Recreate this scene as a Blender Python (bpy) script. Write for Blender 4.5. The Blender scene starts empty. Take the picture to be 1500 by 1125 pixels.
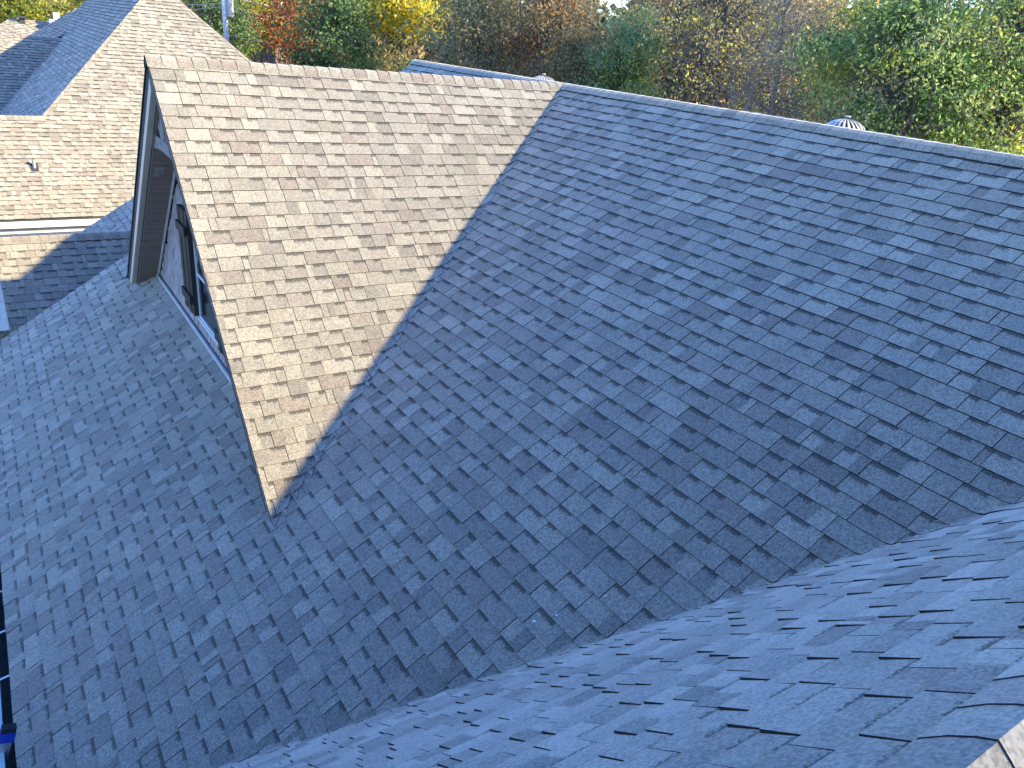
import bpy, math, random
import numpy as np

R = math.radians
rng = np.random.default_rng(11)
random.seed(5)
SC = bpy.context.scene
COL = SC.collection
Z0 = 8.1                    # eye height above the ground; all heights below are given relative to the eye

# ------------------------------------------------------------------ camera
F_PX, YAW, PITCH, ROLL = 1094.7, 0.6259, 0.4274, 0.0994
fw = np.array([math.sin(YAW)*math.cos(PITCH), math.cos(YAW)*math.cos(PITCH), -math.sin(PITCH)])
rt = np.array([math.cos(YAW), -math.sin(YAW), 0.0])
up = np.cross(rt, fw)
rt2 = rt*math.cos(ROLL)+up*math.sin(ROLL)
up2 = -rt*math.sin(ROLL)+up*math.cos(ROLL)
cd = bpy.data.cameras.new('camera'); cam = bpy.data.objects.new('camera', cd); COL.objects.link(cam)
from mathutils import Matrix
cam.matrix_world = Matrix(((rt2[0], up2[0], -fw[0], 0), (rt2[1], up2[1], -fw[1], 0), (rt2[2], up2[2], -fw[2], Z0), (0, 0, 0, 1)))
cd.sensor_width = 36; cd.lens = F_PX/1500*36; cd.clip_start = .05; cd.clip_end = 3000
SC.camera = cam

# ------------------------------------------------------------------ light
SUN = np.array([1.0, -0.99, 0.628])          # towards the sun
sun_el = math.atan2(SUN[2], math.hypot(SUN[0], SUN[1]))
sun_az = math.atan2(SUN[0], SUN[1])          # clockwise from +Y
w = bpy.data.worlds.new('World'); SC.world = w; w.use_nodes = True
nt = w.node_tree; nt.nodes.clear()
sky = nt.nodes.new('ShaderNodeTexSky'); sky.sky_type = 'NISHITA'; sky.sun_disc = False
sky.sun_elevation = sun_el; sky.sun_rotation = sun_az
sky.altitude = 200; sky.air_density = 1.0; sky.dust_density = .3; sky.ozone_density = 5.5
bg = nt.nodes.new('ShaderNodeBackground'); bg.inputs[1].default_value = .118
out = nt.nodes.new('ShaderNodeOutputWorld')
hs = nt.nodes.new('ShaderNodeHueSaturation'); hs.inputs['Saturation'].default_value = 1.13; hs.inputs['Hue'].default_value = .512
nt.links.new(sky.outputs[0], hs.inputs['Color']); nt.links.new(hs.outputs[0], bg.inputs[0]); nt.links.new(bg.outputs[0], out.inputs[0])
ld = bpy.data.lights.new('sun', 'SUN'); ld.energy = 2.55; ld.angle = R(.55); ld.color = (1, .85, .50)
so = bpy.data.objects.new('sun', ld); COL.objects.link(so)
from mathutils import Vector
so.rotation_euler = Vector(SUN).to_track_quat('Z', 'Y').to_euler(); so.location = (20, -20, 30)
SC.view_settings.view_transform = 'Standard'; SC.view_settings.look = 'None'
SC.view_settings.exposure = 2.22; SC.view_settings.gamma = 1; SC.view_settings.use_curve_mapping = False

# ------------------------------------------------------------------ helpers
def ray(x, y):
    return fw+(x-750)/F_PX*rt2-(y-562.5)/F_PX*up2
def proj(P):
    P = np.atleast_2d(P)
    d = P@fw
    d = np.where(np.abs(d) < 1e-6, 1e-6, d)
    return np.stack([750+F_PX*(P@rt2)/d, 562.5-F_PX*(P@up2)/d, d], 1)
def on_plane(px, n, c):
    d = ray(*px); return d*(c/np.dot(n, d))
def at_dist(px, D):
    d = ray(*px); return d/math.hypot(d[0], d[1])*D

ORG = {}
def link(o, parent, org):
    COL.objects.link(o); ORG[o.name] = np.array(org, float)
    if parent is not None:
        o.parent = parent
        o.location = Vector(org)-Vector(ORG[parent.name])
    else:
        o.location = (org[0], org[1], org[2]+Z0)
    return o
def thing(name, label, cat, org, group=None):
    o = bpy.data.objects.new(name, None); o.empty_display_size = .3
    link(o, None, org); o['label'] = label; o['category'] = cat
    if group: o['group'] = group
    return o
def mesh_obj(name, V, F, mats, parent=None, org=None, midx=None, attrs=None, uv=None, smooth=False, kind=None, label=None, cat=None, group=None):
    """V (n,3) eye-relative coordinates; F list of index tuples or (m,4)/(m,3) array"""
    V = np.asarray(V, float)
    if org is None: org = V.mean(0) if parent is not None else (V[:, 0].mean(), V[:, 1].mean(), V[:, 2].min())
    me = bpy.data.meshes.new(name)
    if isinstance(F, np.ndarray):
        k = F.shape[1]
        me.vertices.add(len(V)); me.vertices.foreach_set('co', (V-np.array(org)).ravel().astype(np.float32))
        me.loops.add(F.size); me.loops.foreach_set('vertex_index', F.ravel().astype(np.int32))
        me.polygons.add(len(F)); me.polygons.foreach_set('loop_start', (np.arange(len(F))*k).astype(np.int32))
        me.polygons.foreach_set('loop_total', np.full(len(F), k, np.int32))
    else:
        me.from_pydata((V-np.array(org)).tolist(), [], [tuple(int(i) for i in f) for f in F])
    if not isinstance(mats, (list, tuple)): mats = [mats]
    for m in mats: me.materials.append(m)
    if midx is not None: me.polygons.foreach_set('material_index', np.asarray(midx, np.int32))
    if uv is not None:
        l = me.uv_layers.new(name='UVMap'); l.data.foreach_set('uv', np.asarray(uv, np.float32).ravel())
    if attrs:
        for n, a in attrs.items():
            at = me.attributes.new(n, 'FLOAT_COLOR', 'FACE'); at.data.foreach_set('color', np.asarray(a, np.float32).ravel())
    me.polygons.foreach_set('use_smooth', np.full(len(me.polygons), bool(smooth)))
    me.update(calc_edges=True)
    o = bpy.data.objects.new(name, me); link(o, parent, org)
    if kind: o['kind'] = kind
    if label: o['label'] = label
    if cat: o['category'] = cat
    if group: o['group'] = group
    return o

class MB:
    """collects boxes, prisms and tubes into one mesh"""
    def __init__(s): s.V = []; s.F = []
    def add(s, V, F):
        b = len(s.V); s.V.extend([tuple(v) for v in V]); s.F.extend([tuple(i+b for i in f) for f in F]); return s
    def box(s, a, b):
        x0, y0, z0 = a; x1, y1, z1 = b
        return s.hexa([(x0, y0, z0), (x1, y0, z0), (x1, y1, z0), (x0, y1, z0), (x0, y0, z1), (x1, y0, z1), (x1, y1, z1), (x0, y1, z1)])
    def hexa(s, v):
        return s.add(v, [(0, 3, 2, 1), (4, 5, 6, 7), (0, 1, 5, 4), (1, 2, 6, 5), (2, 3, 7, 6), (3, 0, 4, 7)])
    def prism(s, poly, e):      # polygon of 3D points extruded along vector e
        n = len(poly); e = np.array(e, float); P = [np.array(p, float) for p in poly]
        V = P+[p+e for p in P]
        return s.add(V, [tuple(range(n-1, -1, -1)), tuple(range(n, 2*n))]+[(i, (i+1) % n, n+(i+1) % n, n+i) for i in range(n)])
    def tube(s, pts, rad, seg=8, cap=True):
        pts = [np.array(p, float) for p in pts]; n = len(pts); V = []; F = []
        if np.isscalar(rad): rad = [rad]*n
        for i, p in enumerate(pts):
            t = pts[min(i+1, n-1)]-pts[max(i-1, 0)]; t /= np.linalg.norm(t)+1e-9
            a = np.cross(t, (0, 0, 1) if abs(t[2]) < .95 else (1, 0, 0)); a /= np.linalg.norm(a); b = np.cross(t, a)
            for k in range(seg):
                th = 2*math.pi*k/seg; V.append(p+rad[i]*(math.cos(th)*a+math.sin(th)*b))
        for i in range(n-1):
            for k in range(seg):
                F.append((i*seg+k, i*seg+(k+1) % seg, (i+1)*seg+(k+1) % seg, (i+1)*seg+k))
        if cap: F += [tuple(range(seg))[::-1], tuple((n-1)*seg+k for k in range(seg))]
        return s.add(V, F)
    def bar(s, p, q, wdt, h, upv=(0, 0, 1)):
        p = np.array(p, float); q = np.array(q, float); t = q-p; t /= np.linalg.norm(t)
        a = np.cross(t, upv); a /= np.linalg.norm(a); b = np.cross(a, t)
        a = a*wdt/2; b = b*h/2
        return s.hexa([p-a-b, p+a-b, q+a-b, q-a-b, p-a+b, p+a+b, q+a+b, q-a+b])
    def build(s, name, mat, parent=None, **k):
        return mesh_obj(name, np.array(s.V), s.F, mat, parent, **k)

# ------------------------------------------------------------------ materials
def nodes(name):
    m = bpy.data.materials.new(name); m.use_nodes = True; t = m.node_tree
    b = t.nodes['Principled BSDF']; return m, t, b
def N(t, ty, **k):
    n = t.nodes.new(ty)
    for a, v in k.items():
        if isinstance(v, dict):
            for i, x in v.items(): n.inputs[i].default_value = x
        else: setattr(n, a, v)
    return n
def math_n(t, op, a, b=None, c=None, clamp=False):
    n = t.nodes.new('ShaderNodeMath'); n.operation = op; n.use_clamp = clamp
    for i, x in enumerate((a, b, c)):
        if x is None: continue
        if isinstance(x, (int, float)): n.inputs[i].default_value = x
        else: t.links.new(x, n.inputs[i])
    return n.outputs[0]
def mixc(t, f, a, b, blend='MIX'):
    n = t.nodes.new('ShaderNodeMix'); n.data_type = 'RGBA'; n.blend_type = blend
    for i, x in ((0, f), (6, a), (7, b)):
        if isinstance(x, (int, float)): n.inputs[i].default_value = x
        elif isinstance(x, tuple): n.inputs[i].default_value = (*x, 1)
        else: t.links.new(x, n.inputs[i])
    return n.outputs[2]
def simple(name, col, rough=.6, noise=.12, scale=8, bump=0., metal=0., stretch=None, spec=.4):
    m, t, b = nodes(name)
    g = N(t, 'ShaderNodeNewGeometry'); src = g.outputs['Position']
    if stretch:
        mp = N(t, 'ShaderNodeMapping'); mp.inputs['Scale'].default_value = stretch; t.links.new(src, mp.inputs[0]); src = mp.outputs[0]
    n = N(t, 'ShaderNodeTexNoise', **{}); n.inputs['Scale'].default_value = scale; n.inputs['Detail'].default_value = 6; n.inputs['Roughness'].default_value = .65
    t.links.new(src, n.inputs[0])
    lo = tuple(c*(1-noise*1.5) for c in col); hi = tuple(min(1, c*(1+noise)) for c in col)
    r = N(t, 'ShaderNodeMapRange'); r.inputs[1].default_value = .3; r.inputs[2].default_value = .7; t.links.new(n.outputs[0], r.inputs[0])
    t.links.new(mixc(t, r.outputs[0], lo, hi), b.inputs['Base Color'])
    b.inputs['Roughness'].default_value = rough; b.inputs['Metallic'].default_value = metal; b.inputs['Specular IOR Level'].default_value = spec
    if bump:
        bp = N(t, 'ShaderNodeBump'); bp.inputs['Strength'].default_value = bump; bp.inputs['Distance'].default_value = .01
        t.links.new(n.outputs[0], bp.inputs['Height']); t.links.new(bp.outputs[0], b.inputs['Normal'])
    return m

def shingle_mat(name, light, mid, pink, gran=150., far=False):
    m, t, b = nodes(name)
    at = N(t, 'ShaderNodeAttribute', attribute_name='tone'); sp = N(t, 'ShaderNodeSeparateColor'); t.links.new(at.outputs['Color'], sp.inputs[0])
    at2 = N(t, 'ShaderNodeAttribute', attribute_name='band'); sp2 = N(t, 'ShaderNodeSeparateColor'); t.links.new(at2.outputs['Color'], sp2.inputs[0])
    uvn = N(t, 'ShaderNodeUVMap'); su = N(t, 'ShaderNodeSeparateXYZ'); t.links.new(uvn.outputs[0], su.inputs[0])
    geo = N(t, 'ShaderNodeNewGeometry'); pos = geo.outputs['Position']
    n1 = N(t, 'ShaderNodeTexNoise'); n1.inputs['Scale'].default_value = gran; n1.inputs['Detail'].default_value = 3; n1.inputs['Roughness'].default_value = .8
    t.links.new(pos, n1.inputs[0])
    n2 = N(t, 'ShaderNodeTexNoise'); n2.inputs['Scale'].default_value = 14; n2.inputs['Detail'].default_value = 4; t.links.new(pos, n2.inputs[0])
    n3 = N(t, 'ShaderNodeTexNoise'); n3.inputs['Scale'].default_value = .9; n3.inputs['Detail'].default_value = 3; t.links.new(pos, n3.inputs[0])
    vor = N(t, 'ShaderNodeTexVoronoi'); vor.inputs['Scale'].default_value = gran*.9; t.links.new(pos, vor.inputs[0])
    vs = N(t, 'ShaderNodeSeparateColor'); t.links.new(vor.outputs['Color'], vs.inputs[0])
    u, v = su.outputs[0], su.outputs[1]
    # ragged boundary between the blend drops on one piece
    uj = math_n(t, 'ADD', u, math_n(t, 'MULTIPLY', math_n(t, 'SUBTRACT', n2.outputs[0], .5), .10))
    right = math_n(t, 'SMOOTH_MIN', math_n(t, 'MULTIPLY', math_n(t, 'SUBTRACT', uj, sp.outputs[2]), 14, clamp=True), 1.0, .1)
    tone = math_n(t, 'ADD', math_n(t, 'MULTIPLY', sp.outputs[0], math_n(t, 'SUBTRACT', 1.0, right)), math_n(t, 'MULTIPLY', sp.outputs[1], right))
    tone = math_n(t, 'ADD', tone, math_n(t, 'MULTIPLY', math_n(t, 'SUBTRACT', n3.outputs[0], .5), .25))
    tone = math_n(t, 'ADD', tone, math_n(t, 'MULTIPLY', math_n(t, 'SUBTRACT', n2.outputs[0], .5), .35), clamp=True)
    base = mixc(t, tone, mid, light)
    base = mixc(t, math_n(t, 'MULTIPLY', sp2.outputs[1], .85), base, pink)
    # granules
    g = math_n(t, 'ADD', math_n(t, 'ADD', math_n(t, 'MULTIPLY', math_n(t, 'SUBTRACT', vs.outputs[0], .5), 1.05), .31), math_n(t, 'MULTIPLY', n1.outputs[0], .9))
    g = math_n(t, 'ADD', math_n(t, 'MULTIPLY', math_n(t, 'SUBTRACT', g, .76), .66 if not far else .3), 1.0)
    base = mixc(t, 1.0, base, tuple_to(t, g), 'MULTIPLY')
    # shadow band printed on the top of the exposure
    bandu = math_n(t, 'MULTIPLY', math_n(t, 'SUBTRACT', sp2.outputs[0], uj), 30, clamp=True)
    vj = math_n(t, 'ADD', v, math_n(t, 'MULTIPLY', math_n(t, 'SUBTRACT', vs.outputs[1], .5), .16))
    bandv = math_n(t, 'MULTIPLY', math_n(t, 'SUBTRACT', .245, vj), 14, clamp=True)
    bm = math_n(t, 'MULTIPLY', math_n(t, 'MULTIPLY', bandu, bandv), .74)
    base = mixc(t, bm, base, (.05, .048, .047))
    t.links.new(base, b.inputs['Base Color'])
    b.inputs['Roughness'].default_value = .8; b.inputs['Specular IOR Level'].default_value = .35; b.inputs['Diffuse Roughness'].default_value = 1.0
    t.links.new(math_n(t, 'MULTIPLY', math_n(t, 'SUBTRACT', 1.0, bm), math_n(t, 'ADD', math_n(t, 'MULTIPLY', tone, .5), .2)), b.inputs['Sheen Weight']); b.inputs['Sheen Roughness'].default_value = .45; b.inputs['Sheen Tint'].default_value = (.9, .85, .8, 1)
    bp = N(t, 'ShaderNodeBump'); bp.inputs['Strength'].default_value = .5; bp.inputs['Distance'].default_value = .003
    t.links.new(n1.outputs[0], bp.inputs['Height'])
    if not far: t.links.new(bp.outputs[0], b.inputs['Normal'])
    return m
def tuple_to(t, val):
    c = N(t, 'ShaderNodeCombineColor')
    for i in range(3): t.links.new(val, c.inputs[i])
    return c.outputs[0]

M = {}
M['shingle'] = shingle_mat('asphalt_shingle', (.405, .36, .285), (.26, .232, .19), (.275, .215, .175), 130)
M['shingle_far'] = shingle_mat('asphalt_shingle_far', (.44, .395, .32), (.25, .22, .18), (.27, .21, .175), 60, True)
M['edge'] = simple('asphalt_edge', (.022, .021, .022), .9, .3, 60)
M['deck'] = simple('underlayment', (.06, .06, .06), .9, .2, 20)
M['fascia'] = simple('tan_painted_fascia', (.62, .55, .46), .45, .06, 5)
M['white'] = simple('white_paint', (.78, .78, .76), .4, .04, 6)
M['soffit'] = simple('brown_soffit_board', (.25, .19, .15), .55, .12, 9, stretch=(1, 1, 1))
M['shake'] = simple('weathered_shake', (.42, .355, .335), .85, .45, 26, .3, stretch=(1, 1, .12))
M['timber'] = simple('weathered_timber', (.27, .24, .22), .8, .4, 24, .4)
M['shutter'] = simple('dark_shutter_boards', (.035, .028, .026), .7, .5, 25, .3, stretch=(1, 1, .12))
M['glass'] = simple('dark_window_glass', (.012, .016, .016), .12, .1, 3, spec=.25)
M['flash'] = simple('galvanised_flashing', (.66, .67, .68), .35, .08, 12, metal=.2)
M['gutter'] = simple('dark_green_gutter_inside', (.06, .085, .08), .85, .3, 9)
M['gutter_out'] = simple('gutter_lip', (.52, .62, .58), .4, .1, 9)
M['siding'] = simple('white_siding', (.74, .75, .76), .6, .08, 10)
M['brick'] = simple('brown_brick_wall', (.25, .17, .13), .85, .2, 14)
M['vent'] = simple('galvanised_vane', (.72, .71, .69), .45, .12, 20, metal=.35)
M['vent_dark'] = simple('dark_vent', (.05, .05, .055), .5, .2, 20)
M['blue'] = simple('blue_plastic', (.01, .05, .42), .4, .1, 10)
M['alu'] = simple('aluminium', (.5, .5, .52), .4, .1, 10, metal=.6)
M['black'] = simple('black_rubber', (.015, .015, .017), .6, .1, 10)
M['bark'] = simple('grey_bark', (.15, .13, .12), .9, .4, 14, .5, stretch=(1, 1, .3))
M['palebark'] = simple('pale_bark', (.30, .27, .24), .9, .3, 14, .3, stretch=(1, 1, .3))
M['pole'] = simple('pale_pole', (.80, .78, .74), .7, .12, 9, stretch=(1, 1, .2))
M['wire'] = simple('pale_cable', (.45, .43, .40), .5, .05, 9)
M['eave_shade_strip'] = simple('eave_shade_grey', (.27, .27, .28), .7, .15, 12)  # grey that paints the shade under the neighbour's eave
M['stone'] = simple('mottled_stone', (.22, .20, .15), .9, .6, 16)
M['drip'] = simple('brown_drip_edge', (.20, .18, .165), .5, .1, 12)
M['scrap'] = simple('white_scrap', (.8, .8, .78), .6, .05, 30)
M['chimney'] = simple('pale_chimney', (.7, .68, .64), .7, .1, 8)

def leaf_mat(name, cols, trans=.58):
    m, t, b = nodes(name)
    g = N(t, 'ShaderNodeNewGeometry'); n = N(t, 'ShaderNodeTexNoise'); n.inputs['Scale'].default_value = .55; n.inputs['Detail'].default_value = 3
    t.links.new(g.outputs['Position'], n.inputs[0])
    f = math_n(t, 'ADD', math_n(t, 'MULTIPLY', math_n(t, 'SUBTRACT', n.outputs[0], .5), 1.5), math_n(t, 'ADD', math_n(t, 'MULTIPLY', g.outputs['Random Per Island'], .8), .1), clamp=True)
    r = N(t, 'ShaderNodeValToRGB'); e = r.color_ramp.elements
    e[0].color = (*cols[0], 1); e[1].color = (*cols[-1], 1)
    for i, c in enumerate(cols[1:-1]): k = e.new((i+1)/(len(cols)-1)); k.color = (*c, 1)
    t.links.new(f, r.inputs[0]); t.links.new(r.outputs[0], b.inputs['Base Color']); b.inputs['Roughness'].default_value = .55
    b.inputs['Specular IOR Level'].default_value = .35
    tr = N(t, 'ShaderNodeBsdfTranslucent'); t.links.new(r.outputs[0], tr.inputs[0])
    mx = N(t, 'ShaderNodeMixShader'); mx.inputs[0].default_value = trans
    t.links.new(b.outputs[0], mx.inputs[1]); t.links.new(tr.outputs[0], mx.inputs[2])
    t.links.new(mx.outputs[0], t.nodes['Material Output'].inputs[0])
    return m
LM = {
 'yellowgreen': leaf_mat('leaf_yellowgreen', [(0.128, 0.205, 0.051), (0.359, 0.410, 0.077), (0.750, 0.693, 0.128)]),
 'yellow': leaf_mat('leaf_yellow', [(0.180, 0.231, 0.051), (0.718, 0.436, 0.051), (0.750, 0.750, 0.103), (0.750, 0.750, 0.128)]),
 'orange': leaf_mat('leaf_orange', [(0.359, 0.128, 0.038), (0.750, 0.257, 0.051), (0.750, 0.436, 0.077)]),
 'rust': leaf_mat('leaf_rust', [(0.205, 0.077, 0.051), (0.436, 0.180, 0.103), (0.308, 0.205, 0.103)]),
 'dark': leaf_mat('leaf_darkgreen', [(0.031, 0.077, 0.041), (0.077, 0.140, 0.057), (0.180, 0.257, 0.077)], .2),
 'olive': leaf_mat('leaf_olive', [(0.13, 0.155, 0.09), (0.29, 0.29, 0.15), (0.48, 0.45, 0.23), (0.66, 0.55, 0.27)]),
 'greygreen': leaf_mat('leaf_greygreen', [(0.13, 0.18, 0.11), (0.31, 0.36, 0.21), (0.56, 0.57, 0.34)]),
 'brown': leaf_mat('leaf_brown', [(0.13, 0.12, 0.07), (0.29, 0.23, 0.13), (0.46, 0.34, 0.18), (0.68, 0.40, 0.18)]),
 'green': leaf_mat('leaf_green', [(0.046, 0.128, 0.038), (0.19, 0.31, 0.10), (0.36, 0.50, 0.17), (0.62, 0.68, 0.26)]),
 'pine': leaf_mat('leaf_pine', [(0.14, 0.22, 0.11), (0.32, 0.44, 0.20), (0.58, 0.68, 0.34)], .15),
}

# ------------------------------------------------------------------ roof geometry (fitted to the photograph)
E_ = .143
T, TD, TN = .636, .9405, 1.003
XR, YD, ZR = 6.5816, 8.5902, -.4554          # main ridge x, cross gable ridge y, ridge height
XG, XW, XE = 1.4346, 1.79, -.5125            # gable rake, gable wall, eave
YL = 12.95                                   # left rake of the main roof
YN, ZN = .238, -1.005                          # near ridge
C0 = ZR-T*XR
def z_main(x, y): return C0+T*x
def z_gab(x, y): return ZR-TD*np.abs(y-YD)
def z_near(x, y): return ZN-TN*np.abs(y-YN)
def smax(a, b, k): return (a+b+np.sqrt((a-b)**2+k*k))/2
yv_near = lambda x: YN+(ZN-z_main(x, 0))/TN          # valley of near roof in plan
yv_gab = lambda x: YD-(ZR-z_main(x, 0))/TD           # right valley of cross gable

class Pieces:
    """every shingle of one roof slope; built later as objects or as one joined part"""
    def __init__(s): s.items = []
    def add(s, V, F, mi, uv, tone, band, area): s.items.append((V, F, mi, uv, tone, band, area))

def lay(O, U, S, n, interval, zfun=None, flip=True, tilt=0., rows=None, lift=0., wave=.003, near=None, seed=0, wid=(.15, .30), v0=0., h0=(.0085, .0112), skip=None, tone_shift=0.):
    """lay n courses; interval(v)->(uL,uR); zfun(x,y,z)->z on plan position. Returns Pieces"""
    r = np.random.default_rng(seed); P = Pieces()
    O = np.array(O, float); U = np.array(U, float); S = np.array(S, float); Nn = np.cross(U, S); Nn = Nn if Nn[2] > 0 else -Nn
    for k in range(n):
        va = v0+k*E_-.012; vb = v0+(k+1)*E_
        La, Ra = interval(va+.012); Lb, Rb = interval(vb)
        L, Rr = min(La, Lb), max(Ra, Rb)
        if Rr-L < .02: continue
        u = L-r.uniform(0, .25); i = r.integers(2); jit = r.normal(0, .0015)
        while u < Rr:
            x = r.random()
            wdt = r.uniform(.045, .085) if x < .07 else r.uniform(*wid)
            u1 = u+wdt
            raised = (i % 2 == 0) or r.random() < .25; i += 1
            h = (h0[1] if raised else h0[0])+r.uniform(0, .002)
            tb_ = r.normal(.55, .13)+tone_shift; tone = np.clip([tb_+r.normal(0, .12), tb_+r.normal(0, .12)], 0, 1)
            if r.random() < .22:
                j_ = r.integers(2); tone[j_] = r.uniform(.88, 1); tone[1-j_] = r.uniform(.0, .25)
            hue = 0.
            if r.random() < .2: hue = r.uniform(.3, .75)
            split = r.uniform(.35, .7) if r.random() < .6 else 1.4
            bandf = r.uniform(.35, .72) if r.random() < .8 else 0.
            if wdt < .1: bandf = 0. if r.random() < .6 else 1.2; split = 1.4
            ua0, ua1 = max(u, La), min(u1, Ra); ub0, ub1 = max(u, Lb), min(u1, Rb)
            if skip is not None and skip(O+U*(u+u1)/2+S*(va+vb)/2): u = u1; continue
            if ua1-ua0 > .004 or ub1-ub0 > .004:
                ua1 = max(ua1, ua0+1e-4) if ua0 < Ra else ua0; ub1 = max(ub1, ub0+1e-4)
                if ua0 > ua1: ua0 = ua1
                if ub0 > ub1: ub0 = ub1
                cen = O+U*(u+u1)/2+S*(va+vb)/2
                nr = near is not None and near(cen)
                nx, ny = (5, 3) if nr else (1, 1)
                g = r.uniform(.0018, .0032)
                V = []; 
                for b in range(ny+1):
                    tv = b/ny; v = va+(vb+jit-va)*tv
                    for a in range(nx+1):
                        ta = a/nx
                        uu = (ua0+g+(ua1-ua0-2*g)*ta)*(1-tv)+(ub0+g+(ub1-ub0-2*g)*ta)*tv
                        p = O+U*uu+S*v
                        if zfun is not None: p[2] = zfun(p[0], p[1], p[2])
                        wv = wave*(math.sin(p[0]*2.1+p[1]*1.3)+math.sin(p[1]*3.7-p[0]*1.9+1.0))
                        # the lower edge rides on the course below, the upper edge lies on the deck
                        p = p+Nn*(lift+wv+.001+(h-.001)*tv+tilt*ta*(.25+.75*tv))
                        V.append(p)
                nV = (nx+1)*(ny+1); idx = lambda a, b: b*(nx+1)+a
                F = []; mi = []; uv = []
                for b in range(ny):
                    for a in range(nx):
                        F.append((idx(a, b), idx(a, b+1), idx(a+1, b+1), idx(a+1, b))); mi.append(0)
                        # uv per corner
                        for (aa, bb) in ((a, b), (a, b+1), (a+1, b+1), (a+1, b)): 
                            uv.append(((1-aa/nx) if flip else aa/nx, (bb/ny)*1.08-.08))
                # skirts of black asphalt: butt edge and both sides
                D = Nn*(h+.004)
                bt = [np.array(V[idx(a, ny)])-D for a in range(nx+1)]
                o1 = len(V); V += bt
                for a in range(nx):
                    F.append((idx(a, ny), o1+a, o1+a+1, idx(a+1, ny))); mi.append(1); uv += [(0, 0)]*4
                o2 = len(V); V += [np.array(V[idx(0, b)])-Nn*(.002+h*b/ny) for b in range(ny+1)]
                for b in range(ny): F.append((idx(0, b), o2+b, o2+b+1, idx(0, b+1))); mi.append(1); uv += [(0, 0)]*4
                o3 = len(V); V += [np.array(V[idx(nx, b)])-Nn*(.002+h*b/ny) for b in range(ny+1)]
                for b in range(ny): F.append((idx(nx, b), idx(nx, b+1), o3+b+1, o3+b)); mi.append(1); uv += [(0, 0)]*4
                V = np.array(V)
                q = proj(V[[0, nx, idx(nx, ny), idx(0, ny)]]); area = 0
                if q[:, 2].min() > .05 and 0 < q[:, 0].mean() < 1500 and 0 < q[:, 1].mean() < 1125:
                    area = abs(sum(q[i, 0]*q[(i+1) % 4, 1]-q[(i+1) % 4, 0]*q[i, 1] for i in range(4)))/2
                # ccw towards the normal
                if np.dot(np.cross(U, S), Nn) < 0: pass
                P.add(V, F, mi, uv, (tone[0], tone[1], split/1.5*1.0 if False else split, 1), (bandf, hue, 0, 1), area)
            u = u1
    return P

def caps(path, A, B, wdt=.15, exp=.143, flip=False, bs=1., tone0=.55, seed=0, h=.012, rise=.012, rr=.035):
    """ridge or hip caps bent over a ridge line: path = (P,Q), A and B the downslope unit vectors"""
    r = np.random.default_rng(seed); P = Pieces(); p, q = [np.array(x, float) for x in path]
    if flip: p, q = q, p
    A = np.array(A, float); A /= np.linalg.norm(A); B = np.array(B, float); B /= np.linalg.norm(B)
    L = np.linalg.norm(q-p); D = (q-p)/L; n = int(L/exp)
    up_ = -(A+B); up_ /= np.linalg.norm(up_)
    for k in range(n+1):
        s1 = k*exp+r.uniform(-.004, .004); s0 = s1+exp+.03          # exposed edge at s1 (towards p)
        w_ = wdt+r.uniform(-.006, .006); V = []
        sec = [(-1, w_), (-1, w_*.62), (-1, w_*.27), (0, 0), (1, w_*.27), (1, w_*.62), (1, w_)]; bow = (0, .019, .016, 0, .016, .019, 0)
        for s, hh in ((s0, .002), (s1, h)):
            for (sg, d), bw in zip(sec, bow):
                c = p+D*s
                x = c+(A if sg < 0 else B)*d+up_*bw*bs
                V.append(x+up_*(hh+rise))
        m = len(sec); F = []; mi = []; uv = []
        for a in range(m-1):
            F.append((a, m+a, m+a+1, a+1)); mi.append(0)
            uv += [(a/6, .5), (a/6, 1), ((a+1)/6, 1), ((a+1)/6, .5)]
        o = len(V); V += [np.array(V[m+a])-up_*(h+.004) for a in range(m)]
        for a in range(m-1): F.append((m+a, o+a, o+a+1, m+a+1)); mi.append(1); uv += [(0, 0)]*4
        for a, sg in ((0, 1), (m-1, -1)):
            o = len(V); V += [V[a]-up_*.008, V[m+a]-up_*(.012+h)]
            F.append((a, o, o+1, m+a) if sg > 0 else (a, m+a, o+1, o)); mi.append(1); uv += [(0, 0)]*4
        V = np.array(V); tn = float(np.clip(r.normal(tone0, .2), 0, 1)); hue = r.uniform(.3, 1) if r.random() < .5 and tone0 < .7 else 0
        c = proj(V[7:14]); area = 1 if (c[:, 2].min() > 0 and -20 < c[:, 0].mean() < 1520 and -20 < c[:, 1].mean() < 1145) else 0
        P.add(V, F, mi, uv, (tn, tn, 2, 1), (0, hue, 0, 1), area)
    return P

def emit(P, parent, name='shingle', chosen=(), stuff='shingle_field', mat='shingle'):
    J = [it for i, it in enumerate(P.items) if i not in chosen]
    for i in chosen:
        V, F, mi, uv, tone, band, ar = P.items[i]
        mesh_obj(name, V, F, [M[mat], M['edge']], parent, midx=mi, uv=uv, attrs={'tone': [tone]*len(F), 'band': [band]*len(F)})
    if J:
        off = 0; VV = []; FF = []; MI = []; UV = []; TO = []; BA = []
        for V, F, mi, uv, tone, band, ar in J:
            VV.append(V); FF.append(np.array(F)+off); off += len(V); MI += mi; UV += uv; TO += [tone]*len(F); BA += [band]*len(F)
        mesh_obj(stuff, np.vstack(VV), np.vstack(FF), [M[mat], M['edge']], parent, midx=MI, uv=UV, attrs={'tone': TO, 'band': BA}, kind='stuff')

def slab(name, poly, n, th, mat, parent, drop=.03, **k):
    """roof deck: polygon of points pushed down by drop and given a thickness"""
    n = np.array(n, float); n /= np.linalg.norm(n)
    return MB().prism([np.array(p)-n*drop for p in poly], -n*th).build(name, mat, parent, **k)

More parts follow.
